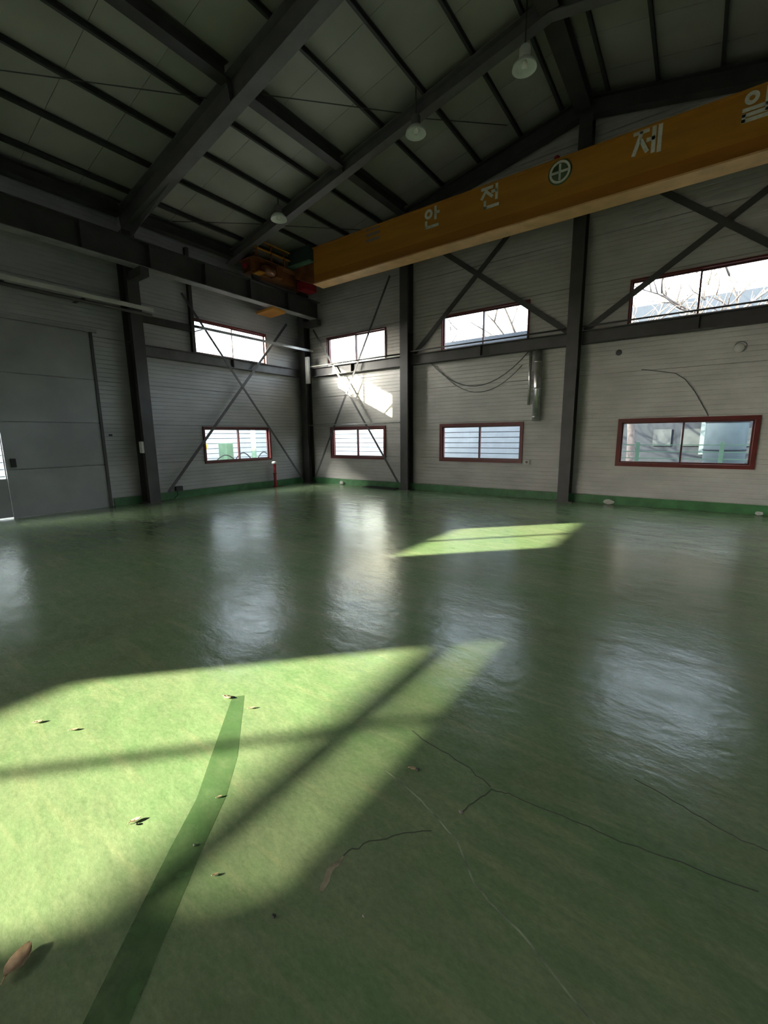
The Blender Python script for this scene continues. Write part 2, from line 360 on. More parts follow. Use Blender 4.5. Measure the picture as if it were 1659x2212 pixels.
def rafter(y, z0, depth, width, label, x0=0.06, m='steel_grey', hz=0.0):
    r = empty('rafter', (XR, y, z0+SL*XR), label=label, cat='rafter', group='roof rafters')
    h = depth/2
    for s in (0, 1):
        X = (lambda x: x) if not s else (lambda x: 2*XR-x)
        a = (X(x0), y, z0+SL*x0+h); b = (X(XR-0.002), y, z0+SL*XR+h)
        hbeam('', a, b, (0, 0, 1), depth, width, m, root=r, plates=(0.5,))
        if hz:
            MB().prism([(X(0.46), y-0.006, z0+SL*0.46-0.001), (X(0.46), y-0.006, z0+SL*0.46-hz), (X(2.2), y-0.006, z0+SL*2.2-0.001)], (0, 0.012, 0)).build('haunch', m, r)
    return r
rafter(-5.50, 6.03, 0.46, 0.24, 'nearest big grey sloping roof beam, rising from the sliding door column', hz=0.22)
rafter(-2.72, 6.24, 0.25, 0.20, 'middle grey sloping roof beam beside the three hanging lamps')
rafter(-0.20, 6.16, 0.32, 0.20, 'dark sloping roof beam against the far gable wall above the yellow crane', m='steel')

# longitudinal roof struts
for xs, zc, nm, wd in ((4.27, 7.33, 'under the middle of the roof slope', 0.22), (XR, 8.08, 'under the roof ridge', 0.30), (0.30, 6.47, 'along the left eaves', 0.22)):
    for (ya, yb, nn) in ((YF, -5.63, 'in front of the nearest rafter'), (-5.37, -2.83, 'between the nearest and middle rafters'), (-2.61, -0.31, 'between the middle rafter and the gable')):
        if xs == XR and nn.startswith('in front'): continue
        hbeam('roof_strut', (xs, ya, zc), (xs, yb, zc), (0, 0, 1), 0.25, wd, 'steel', 'dark strut %s, %s' % (nm, nn), 'beam', 'roof struts')

# roof bracing rods
def rod(pts, r, label, name='brace_rod', m='rod', cat='brace', group=None):
    mb = MB(); mb.tube(pts, r, 8); return mb.build(name, m, label=label, cat=cat, group=group)
def zr(x): return 6.455+SL*x
for a, b, l in (((2.0, -8.3), (3.75, -5.62), 'thin roof tie rod left of the nearest rafter'),
                ((4.42, -4.97), (5.85, -2.84), 'thin roof tie rod high up between nearest and middle rafters'),
                ((5.95, -2.58), (7.2, -0.9), 'thin roof tie rod between the middle rafter and the gable'),
                ((0.55, -4.55), (1.72, -2.84), 'thin roof tie rod near the left eaves before the middle rafter'),
                ((1.86, -2.58), (3.2, -0.45), 'thin roof tie rod near the left eaves behind the middle rafter')):
    rod([(a[0], a[1], zr(a[0])), (b[0], b[1], zr(b[0]))], 0.009, l, group='roof tie rods')

# girts
for a, b, nn in ((0.40, 4.10, 'the corner bay of the far wall'), (4.40, 8.47, 'the bay with the silver duct'), (8.77, 12.9, 'the far right bay')):
    hbeam('wall_girt', (a, -0.105, 3.625), (b, -0.105, 3.625), (0, 0, 1), 0.27, 0.19, 'steel', 'dark horizontal wall girt below the high window of '+nn, 'beam', 'wall girts', plates=(0.5,))
hbeam('wall_girt', (0.105, -5.41, 3.625), (0.105, -0.30, 3.625), (0, 0, 1), 0.25, 0.19, 'steel_grey', 'grey horizontal wall girt below the high window of the left wall', 'beam', 'wall girts', plates=(0.5,))
hbeam('short_girt', (0.07, -5.41, 4.36), (0.07, -4.03, 4.36), (0, 0, 1), 0.16, 0.12, 'steel', 'short dark girt between door column and left high window', 'beam')
hbeam('wall_post', (0.06, -3.975, 3.76), (0.06, -3.975, 6.3), (1, 0, 0), 0.10, 0.09, 'steel', 'slim dark post beside the left high window', 'post')

# flat bar cross bracing
def flatbar(p0, p1, nrm, label, hw=0.032):
    return MB().obox(p0, p1, nrm, 0.005, hw).build('cross_brace', 'rod', label=label, cat='brace', group='wall cross braces')
flatbar((0.225, -5.10, 0.21), (0.225, -0.85, 5.05), (1, 0, 0), 'brace on the left wall rising rightwards from the door column foot', 0.036)
flatbar((0.24, -0.42, 0.10), (0.24, -4.30, 5.12), (1, 0, 0), 'brace on the left wall rising leftwards from the corner foot', 0.03)
flatbar((3.98, -0.215, 0.20), (0.75, -0.215, 4.92), (0, 1, 0), 'brace in the corner bay rising leftwards across the sunlit wall', 0.03)
flatbar((0.62, -0.23, 0.22), (3.75, -0.23, 5.90), (0, 1, 0), 'brace in the corner bay rising rightwards from the corner foot', 0.03)
flatbar((4.42, -0.03, 3.80), (7.80, -0.03, 6.9), (0, 1, 0), 'upper brace rising rightwards over the bay with the silver duct', 0.06)
flatbar((8.44, -0.044, 3.82), (4.5, -0.044, 6.78), (0, 1, 0), 'upper brace rising leftwards over the bay with the silver duct', 0.06)
flatbar((8.80, -0.03, 3.78), (12.4, -0.03, 6.25), (0, 1, 0), 'upper brace rising rightwards over the far right bay', 0.06)
flatbar((12.7, -0.044, 4.05), (9.1, -0.044, 6.9), (0, 1, 0), 'upper brace rising leftwards over the far right bay', 0.06)

# ------------------------------------------------------------------ windows
WN = [0]
def window(side, a, b, z0, z1, fw, sill=False, transom=None):
    WN[0] += 1; W = WALLS[side]
    r = empty('window_%d' % WN[0], W((a+b)/2, 0, z0), kind='structure')
    mb = MB()
    o = 0.0
    mb.box(W(a, -0.14, z0), W(b, 0.03, z0+fw)); mb.box(W(a, -0.14, z1-fw), W(b, 0.03, z1))
    mb.box(W(a, -0.14, z0+fw), W(a+fw, 0.03, z1-fw)); mb.box(W(b-fw, -0.14, z0+fw), W(b, 0.03, z1-fw))
    if transom: mb.box(W(a+fw, -0.14, transom-0.035), W(b-fw, 0.03, transom+0.035))
    mb.build('frame', 'maroon', r)
    ia, ib, iz0, iz1 = a+fw, b-fw, z0+fw, z1-fw; mid = (a+b)/2; sw = 0.032
    for k, (p, q, n) in enumerate(((ia, mid+sw/2, -0.045), (mid-sw/2, ib, -0.085))):
        s = MB()
        s.box(W(p, n, iz0), W(q, n+0.03, iz0+sw)); s.box(W(p, n, iz1-sw), W(q, n+0.03, iz1)); s.box(W(p, n, iz0+sw), W(p+sw, n+0.03, iz1-sw)); s.box(W(q-sw, n, iz0+sw), W(q, n+0.03, iz1-sw))
        so_ = s.build('sash', 'maroon_dark', r)
        MB().box(W(p+sw, n+0.012, iz0+sw), W(q-sw, n+0.018, iz1-sw)).build('pane', 'glass', so_)
        MB().box(W(q-0.028 if k == 0 else p+0.006, n+0.03, (iz0+iz1)/2-0.05), W(q-0.010 if k == 0 else p+0.024, n+0.042, (iz0+iz1)/2+0.05)).build('latch', 'black', so_)
    if sill:
        MB().box(W(ia, -0.012, iz0), W(ib, 0.022, iz0+0.022)).build('sill_track', 'alu', r)
    return r
for a, b in BACK_L: window('back', a, b, LB, LT, 0.075)
for a, b in BACK_U: window('back', a, b, UB, UT, 0.035, True)
for a, b in LEFT_L: window('left', a, b, LB, LT, 0.055)
for k, (a, b) in enumerate(LEFT_U): window('left', a, b, UB, UT if k < 2 else UT+0.19, 0.035, transom=None if k < 2 else 4.655)
for a, b in LEFT_L: window('right', a, b, LB, LT, 0.055)  # low windows added on the unseen right wall for sky fill

# ------------------------------------------------------------------ sliding door in the left wall
d1 = empty('door_1', (-0.05, -7.3, 0), kind='structure')
zs = [0.002, 0.98, 1.92, 2.86, 3.86]
for a, b in zip(zs, zs[1:]):
    MB().box((-0.075, -8.14, a+0.002), (-0.015, -6.385, b-0.014)).build('door_panel', 'door', d1)
MB().box((-0.07, -8.135, 0.004), (-0.06, -6.39, 3.875)).build('door_core', 'skin', d1)
MB().box((-0.08, -6.39, 0.001), (0.02, -6.335, 3.86)).build('edge_channel', 'steel', d1)
MB().box((-0.02, -8.155, 0.002), (0.0, -8.12, 3.85)).build('edge_trim', 'door', d1)
hd = MB(); hd.box((-0.014, -8.075, 1.02), (0.016, -7.985, 1.19)); hd.build('handle', 'black', d1, bevel=0.008)
d2 = empty('door_2', (-0.05, -9.15, 0), kind='structure')
MB().box((-0.075, -10.09, 0.03), (-0.015, -8.157, 0.80)).build('door_panel', 'door', d2)
MB().box((-0.075, -10.09, 1.75), (-0.015, -8.157, 3.86)).build('door_panel', 'door', d2)
MB().box((-0.075, -10.09, 0.80), (-0.015, -9.3, 1.75)).build('door_panel', 'door', d2)
MB().box((-0.05, -9.3, 0.80), (-0.044, -8.157, 1.75)).build('pane', 'glass', d2)
MB().box((-0.06, -8.175, 0.80), (-0.03, -8.157, 1.75)).build('pane_frame', 'door', d2)
MB().box((-0.02, -10.09, 3.861), (0.045, -6.25, 3.93)).build('trim_1', 'door', kind='structure')
dr = empty('sliding_door_track', (0.25, -8.0, 4.35), label='pale sliding door track rail running along the wall above the door', cat='rail')
MB().box((0.28, -11.5, 4.495), (0.56, -5.20, 4.51)).build('hood', 'white', dr)
MB().box((0.545, -11.5, 4.42), (0.56, -5.20, 4.4945)).build('hood_lip', 'white', dr)
MB().tube([(0.48, -11.5, 4.36), (0.48, -5.22, 4.36)], 0.035, 10).build('track', 'steel', dr)
for yy in (-10.5, -9.2, -7.9, -6.6):
    MB().box((0.01, yy-0.03, 4.40), (0.50, yy+0.03, 4.415)).build('bracket', 'steel', dr)
MB().box((0.002, -6.24, 1.625), (0.03, -6.17, 1.665)).build('door_catch', 'black', label='small dark door catch on the wall beside the sliding door', cat='catch', bevel=0.005)
sb = empty('switch_box', (0.45, -5.60, 1.23), label='white switch box on the side of the door column', cat='box')
MB().box((0.33, -5.745, 1.22), (0.44, -5.685, 1.49)).build('box_body', 'white', sb, bevel=0.008)
MB().box((0.345, -5.752, 1.24), (0.425, -5.7455, 1.47)).build('box_cover', 'white', sb)

# ------------------------------------------------------------------ crane runway and bridge crane
rw = empty('crane_runway', (0.85, -11, 5.2), label='long dark crane runway beam along the left wall', cat='beam')
hbeam('', (0.85, YF+0.1, 5.46), (0.85, -0.10, 5.46), (0, 0, 1), 0.52, 0.26, 'steel', root=rw, plates=(0.70, 0.76, 0.82, 0.88, 0.94), mb_='steel_underlit')
MB().box((0.82, YF+0.1, 5.7205), (0.88, -0.10, 5.77)).build('rail', 'steel_grey', rw)
for yy in (-5.55, -0.2):
    MB().box((0.46 if yy < -1 else 0.41, yy-0.09, 5.02), (1.0, yy+0.09, 5.196)).build('corbel', 'steel', rw)

cr = empty('bridge_crane', (8.5, -1.3, 5.7), label='yellow overhead bridge crane girder with white painted letters', cat='crane')
GX0, GX1, GY = 2.02, 15.1, -1.40
MB().box((GX0, GY, 5.725), (GX1, GY+0.30, 6.60)).build('girder_web', 'yellow', cr)
MB().box((GX0, GY-0.06, 5.695), (GX1, GY+0.36, 5.724)).build('bottom_flange', 'yellow_underlit', cr)
MB().box((GX0, GY-0.05, 6.601), (GX1, GY+0.35, 6.625)).build('top_flange', 'yellow', cr)
MB().box((GX0+0.01, GY-0.012, 5.726), (GX1, GY-0.0005, 5.945)).build('lower_web_plate', 'yellow2', cr)
MB().prism([(1.25, GY+0.02, 6.02), (GX0-0.001, GY+0.02, 5.73), (GX0-0.001, GY+0.02, 6.28), (1.25, GY+0.02, 6.28)], (0, 0.26, 0)).build('girder_end', 'orange', cr)
cb = MB().box((1.12, GY-0.10, 6.33), (1.98, GY+0.22, 6.72)).build('control_cabinet', 'green_box', cr, bevel=0.01)
MB().box((1.12, GY-0.12, 6.285), (1.98, GY+0.2, 6.329)).build('cabinet_base', 'green_light', cb)
# end carriage on the rail
ec = MB().box((0.70, -2.75, 5.90), (1.02, -0.40, 6.20)).build('end_carriage', 'orange', cr)
MB().box((0.60, -2.80, 6.2005), (1.24, -0.50, 6.22)).build('carriage_deck', 'orange', cr)
for yy in (-2.45, -0.70):
    wh = MB().lathe([(0.001, -0.05), (0.13, -0.05), (0.13, -0.03), (0.115, -0.03), (0.115, 0.03), (0.13, 0.03), (0.13, 0.05), (0.001, 0.05)], (0.85, yy, 5.886), 20, (1, 0, 0)).build('wheel', 'steel', ec)
for yy in (-2.83, -0.40):
    MB().lathe([(0.001, 0), (0.07, 0), (0.07, 0.06), (0.05, 0.09), (0.001, 0.10)], (0.86, yy if yy > -1 else yy+0.06, 6.05), 16, (0, 1 if yy > -1 else -1, 0)).build('buffer', 'red', ec)
MB().box((1.03, -1.12, 5.80), (1.36, -0.62, 6.06)).build('red_drive_cover', 'red', cr, bevel=0.03)
MB().lathe([(0.001, 0), (0.11, 0), (0.12, 0.04), (0.12, 0.30), (0.09, 0.36), (0.001, 0.36)], (1.16, -2.10, 6.0), 18, (0, -1, 0)).build('drive_motor', 'orange', cr)
MB().box((1.03, -2.08, 5.88), (1.28, -1.86, 6.12)).build('gearbox', 'orange', cr)
for yy in (-2.7, -2.2, -1.75):
    MB().box((1.20, yy-0.02, 6.2205), (1.24, yy+0.02, 6.62)).build('guard_post', 'orange', cr)
for zz in (6.42, 6.62):
    MB().obox((1.22, -2.74, zz+0.02), (1.22, -1.53, zz+0.02), (0, 0, 1), 0.018, 0.018).build('guard_rail', 'yellow', cr)
MB().box((1.03, -2.70, 5.84), (1.30, -2.50, 5.87)).build('collector_arm', 'yellow', cr)
# painted letters: 안 전 (+) 제 일
def strokes(name, cx, cz, size, segs, rings=(), m='letter', wd=0.135, label=None, y=GY-0.0005):
    mb = MB(); hs_ = size/2
    def pt(u, v): return Vector((cx+(u-0.5)*size, y-0.006, cz+(v-0.5)*size))
    for (a, b, c, d) in segs:
        p, q = pt(a, b), pt(c, d); e = (q-p).normalized()*wd*size*0.5
        mb.obox(p-e*0.9, q+e*0.9, (0, 1, 0), 0.006, wd*size/2)
    for (u, v, r0, r1) in rings:
        n = 24; c = pt(u, v)
        vs = []
        for dy in (-0.006, 0.006):
            for r in (r0*size, r1*size): vs += [c+Vector((r*math.cos(2*math.pi*j/n), dy, r*math.sin(2*math.pi*j/n))) for j in range(n)]
        fs = []
        for j in range(n):
            k = (j+1) % n
            fs += [(j, k, n+k, n+j), (2*n+j, 3*n+j, 3*n+k, 2*n+k), (n+j, n+k, 3*n+k, 3*n+j), (j, 2*n+j, 2*n+k, k)]
        mb.add(vs, fs)
    return mb.build(name, m, cr, label=label)
S = 0.40
strokes('letter', 5.70, 6.375, S, [(0.78, 0.98, 0.78, 0.42), (0.80, 0.70, 0.98, 0.70), (0.18, 0.34, 0.18, 0.06), (0.18, 0.06, 0.92, 0.06)], [(0.34, 0.72, 0.11, 0.25)], label='white syllable an')
strokes('letter', 7.09, 6.39, S, [(0.06, 0.94, 0.58, 0.94), (0.32, 0.90, 0.06, 0.52), (0.34, 0.74, 0.58, 0.52), (0.84, 1.0, 0.84, 0.36), (0.62, 0.72, 0.82, 0.72), (0.22, 0.32, 0.22, 0.05), (0.22, 0.05, 0.92, 0.05)], label='white syllable jeon')
strokes('letter', 9.87, 6.42, S, [(0.02, 0.90, 0.48, 0.90), (0.25, 0.86, 0.02, 0.12), (0.27, 0.55, 0.48, 0.14), (0.72, 0.96, 0.72, 0.04), (0.94, 1.0, 0.94, 0.0), (0.52, 0.52, 0.70, 0.52)], wd=0.15, label='white syllable je')
strokes('letter', 11.27, 6.405, S, [(0.82, 1.0, 0.82, 0.52), (0.16, 0.40, 0.84, 0.40), (0.84, 0.40, 0.84, 0.22), (0.16, 0.22, 0.84, 0.22), (0.16, 0.22, 0.16, 0.04), (0.16, 0.04, 0.90, 0.04)], [(0.36, 0.76, 0.09, 0.22)], wd=0.12, label='white syllable il')
MB().lathe([(0.001, 0.008), (0.215, 0.008), (0.215, 0.0005), (0.001, 0.0005)], (8.46, GY, 6.40), 28, (0, -1, 0)).build('emblem_disc', 'emblem', cr, label='green round safety emblem')
strokes('emblem_mark', 8.46, 6.40, 0.42, [(0.12, 0.5, 0.88, 0.5), (0.5, 0.22, 0.5, 0.78)], [(0.5, 0.5, 0.36, 0.45)], m='letter', wd=0.09, y=GY-0.009, label='pale ring and cross')
for k in range(3):
    MB().box((3.86, GY-0.008, 6.565-k*0.125), (4.27, GY-0.0005, 6.625-k*0.125)).build('faded_print_line', 'letter_grey', cr)
bc = empty('warning_beacon', (8.35, -1.25, 6.626), label='small faded red warning beacon on top of the crane girder', cat='beacon')
MB().lathe([(0.001, 0), (0.07, 0), (0.07, 0.04), (0.001, 0.04)], (8.35, -1.25, 6.626), 16).build('beacon_base', 'steel', bc)
MB().lathe([(0.055, 0.04), (0.055, 0.12), (0.035, 0.15), (0.001, 0.155)], (8.35, -1.25, 6.626), 16).build('beacon_dome', 'red', bc)
MB().prism([(0.16, -1.96, 5.13), (0.12, -1.40, 5.13), (0.88, -1.46, 5.13), (0.98, -2.02, 5.13)], (0, 0, 0.06)).build('yellow_bracket_plate', 'yellow', label='bright yellow plate under the crane runway near the corner', cat='plate')

# ------------------------------------------------------------------ cable ladder, conduits, ducts, cables
cl = empty('cable_ladder', (0.42, -2.2, 4.3), label='grey perforated cable ladder crossing in front of the left high window', cat='cable ladder')
MB().box((0.33, -4.1, 4.33), (0.345, -0.05, 4.40)).build('side_rail', 'steel_grey', cl)
MB().box((0.555, -4.1, 4.27), (0.57, -0.05, 4.34)).build('side_rail', 'alu', cl)
for k in range(12):
    yy = -3.95+k*0.34
    MB().box((0.346, yy-0.02, 4.325), (0.554, yy+0.02, 4.335)).build('rung', 'alu', cl)
for yy in (-3.9, -0.4):
    MB().box((0.01, yy-0.02, 4.30), (0.56, yy+0.02, 4.318)).build('bracket', 'steel', cl)
MB().box((0.47, -0.36, 3.27), (0.62, -0.29, 4.10)).build('corner_trunking', 'white', label='pale vertical cable trunking in the corner beside the corner column', cat='trunking', bevel=0.006)
cd1 = empty('conduit_pipe', (2.2, -0.24, 3.76), label='thin pale conduit along the girt of the corner bay', cat='pipe')
MB().tube([(0.15, -0.24, 3.80), (1.2, -0.24, 3.80), (2.0, -0.24, 3.80)], 0.022, 10).build('pipe', 'white', cd1)
MB().tube([(2.0, -0.24, 3.80), (4.08, -0.24, 3.80)], 0.02, 10).build('pipe', 'steel', cd1)
MB().tube([(4.42, -0.235, 3.83), (8.45, -0.235, 3.83)], 0.018, 10).build('conduit_pipe', 'steel', label='thin dark conduit on the girt of the bay with the silver duct', cat='pipe')
MB().tube([(8.79, -0.235, 3.83), (12.7, -0.235, 3.83)], 0.018, 10).build('conduit_pipe', 'steel', label='thin dark conduit on the girt of the far right bay', cat='pipe')
MB().tube([(0.42, -0.27, 1.93), (4.09, -0.27, 1.93)], 0.016, 10).build('conduit_pipe', 'alu', label='thin pale pipe just above the low window of the corner bay', cat='pipe')
du = empty('silver_duct', (7.86, -0.13, 1.86), label='wide silver vertical duct between the low window and the column', cat='duct')
MB().lathe([(0.001, 0), (0.085, 0), (0.085, 1.60), (0.001, 1.60)], (7.86, -0.13, 1.87), 18).build('duct_tube', 'galv', du)
for zz in (1.95, 2.6, 3.2): MB().lathe([(0.0855, 0), (0.092, 0), (0.092, 0.035), (0.0855, 0.035), (0.0855, 0)], (7.86, -0.13, zz), 18).build('clamp_band', 'galv', du)
MB().tube([(7.66, -0.07, 2.25), (7.66, -0.07, 3.48)], 0.035, 12).build('slim_pipe', 'galv', label='slim silver vertical pipe left of the wide duct', cat='pipe')
def catenary(a, b, sag, n=14):
    a, b = Vector(a), Vector(b); return [a.lerp(b, i/n)+Vector((0, 0, -sag*4*(i/n)*(1-i/n))) for i in range(n+1)]
MB().tube(catenary((4.95, -0.03, 3.50), (7.60, -0.03, 3.50), 0.70), 0.010, 6).build('hanging_cable', 'cable', label='upper dark cable sagging across the bay with the silver duct', cat='cable', group='sagging cables')
MB().tube(catenary((5.30, -0.02, 3.20), (7.45, -0.02, 3.20), 0.56), 0.008, 6).build('hanging_cable', 'cable', label='lower thin cable sagging above the low window beside the duct', cat='cable', group='sagging cables')
MB().tube([(9.95, -0.02, 2.86), (10.25, -0.02, 2.80), (10.55, -0.02, 2.73), (10.72, -0.02, 2.60), (10.9, -0.02, 2.35), (11.12, -0.02, 1.95), (11.16, -0.02, 1.87)], 0.008, 6).build('wall_cable', 'cable', label='thin cable running down the wall to the far right low window', cat='cable')
sk = empty('wall_socket', (7.66, -0.03, 0.82), label='white wall socket box right of the low window under the duct', cat='socket')
MB().box((7.60, -0.055, 0.83), (7.74, -0.002, 0.94)).build('socket_body', 'white', sk, bevel=0.008)
MB().lathe([(0.03, 0), (0.03, 0.008), (0.001, 0.008)], (7.67, -0.0555, 0.885), 14, (0, -1, 0)).build('socket_face', 'letter_grey', sk)
wl = empty('wall_fan_cap', (11.52, -0.02, 3.0), label='round pale vent cap on the far right wall below the girt', cat='vent')
MB().lathe([(0.08, 0), (0.085, 0.02), (0.07, 0.05), (0.04, 0.07), (0.001, 0.075)], (11.50, -0.003, 3.10), 18, (0, -1, 0)).build('cap', 'panel', wl)
MB().lathe([(0.088, 0), (0.10, 0.004), (0.10, 0.012), (0.086, 0.014)], (11.52, -0.002, 3.12), 18, (0, -1, 0)).build('collar', 'steel_grey', wl)
MB().lathe([(0.001, 0.03), (0.05, 0.03), (0.06, 0.012), (0.06, 0)], (9.50, -0.002, 3.25), 14, (0, -1, 0)).build('cable_gland', 'rod', label='small dark cable gland on the wall right of the ridge column', cat='gland')

# ------------------------------------------------------------------ small things along the walls
hy = empty('red_standpipe', (0.20, -1.62, 0), label='red standpipe with white cap standing by the left wall', cat='pipe')
MB().lathe([(0.001, 0), (0.09, 0), (0.09, 0.02), (0.045, 0.03), (0.045, 0.72), (0.001, 0.72)], (0.20, -1.62, 0), 16).build('pipe', 'red', hy)
MB().lathe([(0.001, 0.721), (0.085, 0.721), (0.085, 0.76), (0.06, 0.80), (0.001, 0.81)], (0.20, -1.62, 0), 16).build('cap', 'white', hy)
MB().lathe([(0.047, 0.40), (0.06, 0.40), (0.06, 0.44), (0.047, 0.44)], (0.20, -1.62, 0), 16).build('coupling', 'orange', hy)
def lump(c, sx, sy, sz, name, m, label, cat, seed=0, group=None):
    rnd = random.Random(seed); mb = MB(); n, rows = 9, 5; vs = []
    for i in range(rows+1):
        th = math.pi*i/rows
        for j in range(n):
            ph = 2*math.pi*j/n; k = 1+rnd.uniform(-0.22, 0.22)
            vs.append((c[0]+sx*k*math.sin(th)*math.cos(ph), c[1]+sy*k*math.sin(th)*math.sin(ph), c[2]+sz*(1-math.cos(th))*0.5*(1+rnd.uniform(-.08, .08))))
    fs = [(i*n+j, i*n+(j+1) % n, (i+1)*n+(j+1) % n, (i+1)*n+j) for i in range(rows) for j in range(n)]
    mb.add(vs, fs, False); return mb.build(name, m, label=label, cat=cat, group=group)
fl = empty('floor_socket', (0.14, -4.75, 0), label='small dark outlet box at the foot of the left wall brace', cat='outlet')
MB().box((0.057, -4.85, 0.20), (0.14, -4.66, 0.32)).build('outlet_body', 'black', fl, bevel=0.01)
MB().tube([(0.10, -4.80, 0.20), (0.12, -4.80, 0.10), (0.10, -4.90, 0.012)], 0.010, 6).build('lead', 'black', fl)
lump((1.67, -0.11, 0.001), 0.08, 0.035, 0.12, 'plastic_scrap', 'panel', 'pale scrap leaning on the green kerb in the corner bay', 'scrap', 3)
lump((9.55, -0.12, 0.001), 0.10, 0.04, 0.11, 'plastic_scrap', 'panel', 'pale crumpled scrap at the kerb right of the ridge column', 'scrap', 4)
lump((12.1, -0.12, 0.001), 0.07, 0.04, 0.07, 'plastic_scrap', 'panel', 'pale scrap at the kerb by the right edge of the photo', 'scrap', 5)
mat_ = MB().prism([(2.7, -0.32, 0.002), (3.95, -0.40, 0.002), (3.9, -0.07, 0.002), (2.75, -0.07, 0.002)], (0, 0, 0.02)).build('drain_cover', 'black', label='dark drain cover on the floor beside the corner bay column', cat='drain cover')

# ------------------------------------------------------------------ hanging high-bay lamps
def lamp(x, y, z, label, hm='steel_grey'):
    r = empty('high_bay_lamp', (x, y, z), label=label, cat='lamp', group='hanging high-bay lamps')
    rf = MB().lathe([(0.07, 0.13), (0.12, 0.11), (0.175, 0.05), (0.19, 0.0), (0.182, 0.0), (0.166, 0.047), (0.115, 0.10), (0.001, 0.12)], (x, y, z), 28).build('reflector', 'lamp_white', r)
    MB().lathe([(0.001, 0.30), (0.07, 0.30), (0.085, 0.27), (0.085, 0.16), (0.07, 0.131), (0.001, 0.131)], (x, y, z), 20).build('ballast_housing', hm, r)
    MB().lathe([(0.001, 0.0), (0.04, 0.012), (0.052, 0.045), (0.04, 0.08), (0.02, 0.118), (0.001, 0.118)], (x, y, z), 16).build('bulb', 'bulb', rf)
    MB().tube([(x, y, z+0.30), (x, y, zroof(x)-0.001)], 0.012, 8).build('hanger_rod', 'steel', r)
lamp(2.53, -3.05, 6.60, 'lowest hanging lamp, nearest the crane end carriage')
lamp(6.30, -3.05, 7.00, 'middle hanging lamp with round white reflector')
lamp(8.28, -3.05, 7.18, 'highest hanging lamp, near the roof ridge', 'lamp_white')

# ------------------------------------------------------------------ floor marks and litter
def strip(name, pts, wds, m, h=0.0012, label=None):
    pts = [Vector((*p, 0)) for p in pts]; ws = wds if isinstance(wds, list) else [wds]*len(pts); L = []; R = []
    for i, p in enumerate(pts):
        a = (pts[min(i+1, len(pts)-1)]-pts[max(i-1, 0)]).normalized(); q = Vector((-a.y, a.x, 0)); L.append(p+q*ws[i]/2); R.append(p-q*ws[i]/2)
    n = len(pts); vs = [v+Vector((0, 0, h)) for v in L+R]+[v+Vector((0, 0, 0.0001)) for v in L+R]
    fs = [(i, i+1, n+i+1, n+i) for i in range(n-1)]+[(i, 2*n+i, 2*n+i+1, i+1) for i in range(n-1)]+[(n+i, n+i+1, 3*n+i+1, 3*n+i) for i in range(n-1)]
    return MB().add(vs, fs).build(name, m, FLOOR, label=label)
def jag(pts, k=4, amp=0.006, seed=1):
    rnd = random.Random(seed); o = []
    for a, b in zip(pts, pts[1:]):
        for i in range(k): t = i/k; o.append((a[0]+(b[0]-a[0])*t+rnd.uniform(-amp, amp), a[1]+(b[1]-a[1])*t+rnd.uniform(-amp, amp)))
    return o+[pts[-1]]
strip('clean_strip', [(8.86, -9.30), (9.24, -9.66), (9.40, -9.83), (9.54, -10.03), (9.71, -10.26), (9.83, -10.42), (10.1, -10.75)], [0.07, 0.13, 0.125, 0.125, 0.125, 0.125, 0.125], 'stripe', 0.0006, 'darker clean green strip on the floor')
strip('scratch_line', jag([(9.93, -9.27), (10.13, -9.31), (10.22, -9.34), (10.37, -9.40), (10.49, -9.51), (10.59, -9.55), (10.67, -9.57), (10.79, -9.62), (10.95, -9.69)], 3, 0.003, 5), 0.006, 'chalk', 0.0006, 'faint pale straight scratch line')
strip('crack', jag([(10.33, -9.27), (10.36, -9.18), (10.39, -9.09), (10.46, -9.07), (10.62, -9.06), (10.74, -9.05), (10.89, -9.04), (11.01, -9.02), (11.3, -8.98)], 4, 0.005, 6), 0.005, 'crack', 0.0008, 'thin dark crack')
strip('crack', jag([(10.90, -8.66), (11.02, -8.69), (11.15, -8.74), (11.27, -8.77), (11.42, -8.77)], 4, 0.005, 7), 0.005, 'crack', 0.0008, 'thin dark crack')
strip('crack', jag([(9.90, -8.97), (10.06, -9.0), (10.22, -9.02), (10.38, -9.08)], 4, 0.008, 8), 0.006, 'crack', 0.0008, 'thin dark crack')
strip('crack', jag([(10.05, -9.70), (10.08, -9.62), (10.16, -9.52), (10.27, -9.42)], 4, 0.008, 9), 0.005, 'crack', 0.0008, 'thin dark crack')
strip('chipped_patch', jag([(10.07, -9.84), (10.045, -9.77), (10.05, -9.70)], 4, 0.004, 10), [0.012]+[0.022]*6+[0.01, 0.008], 'chip', 0.0008, 'pale chipped patch')
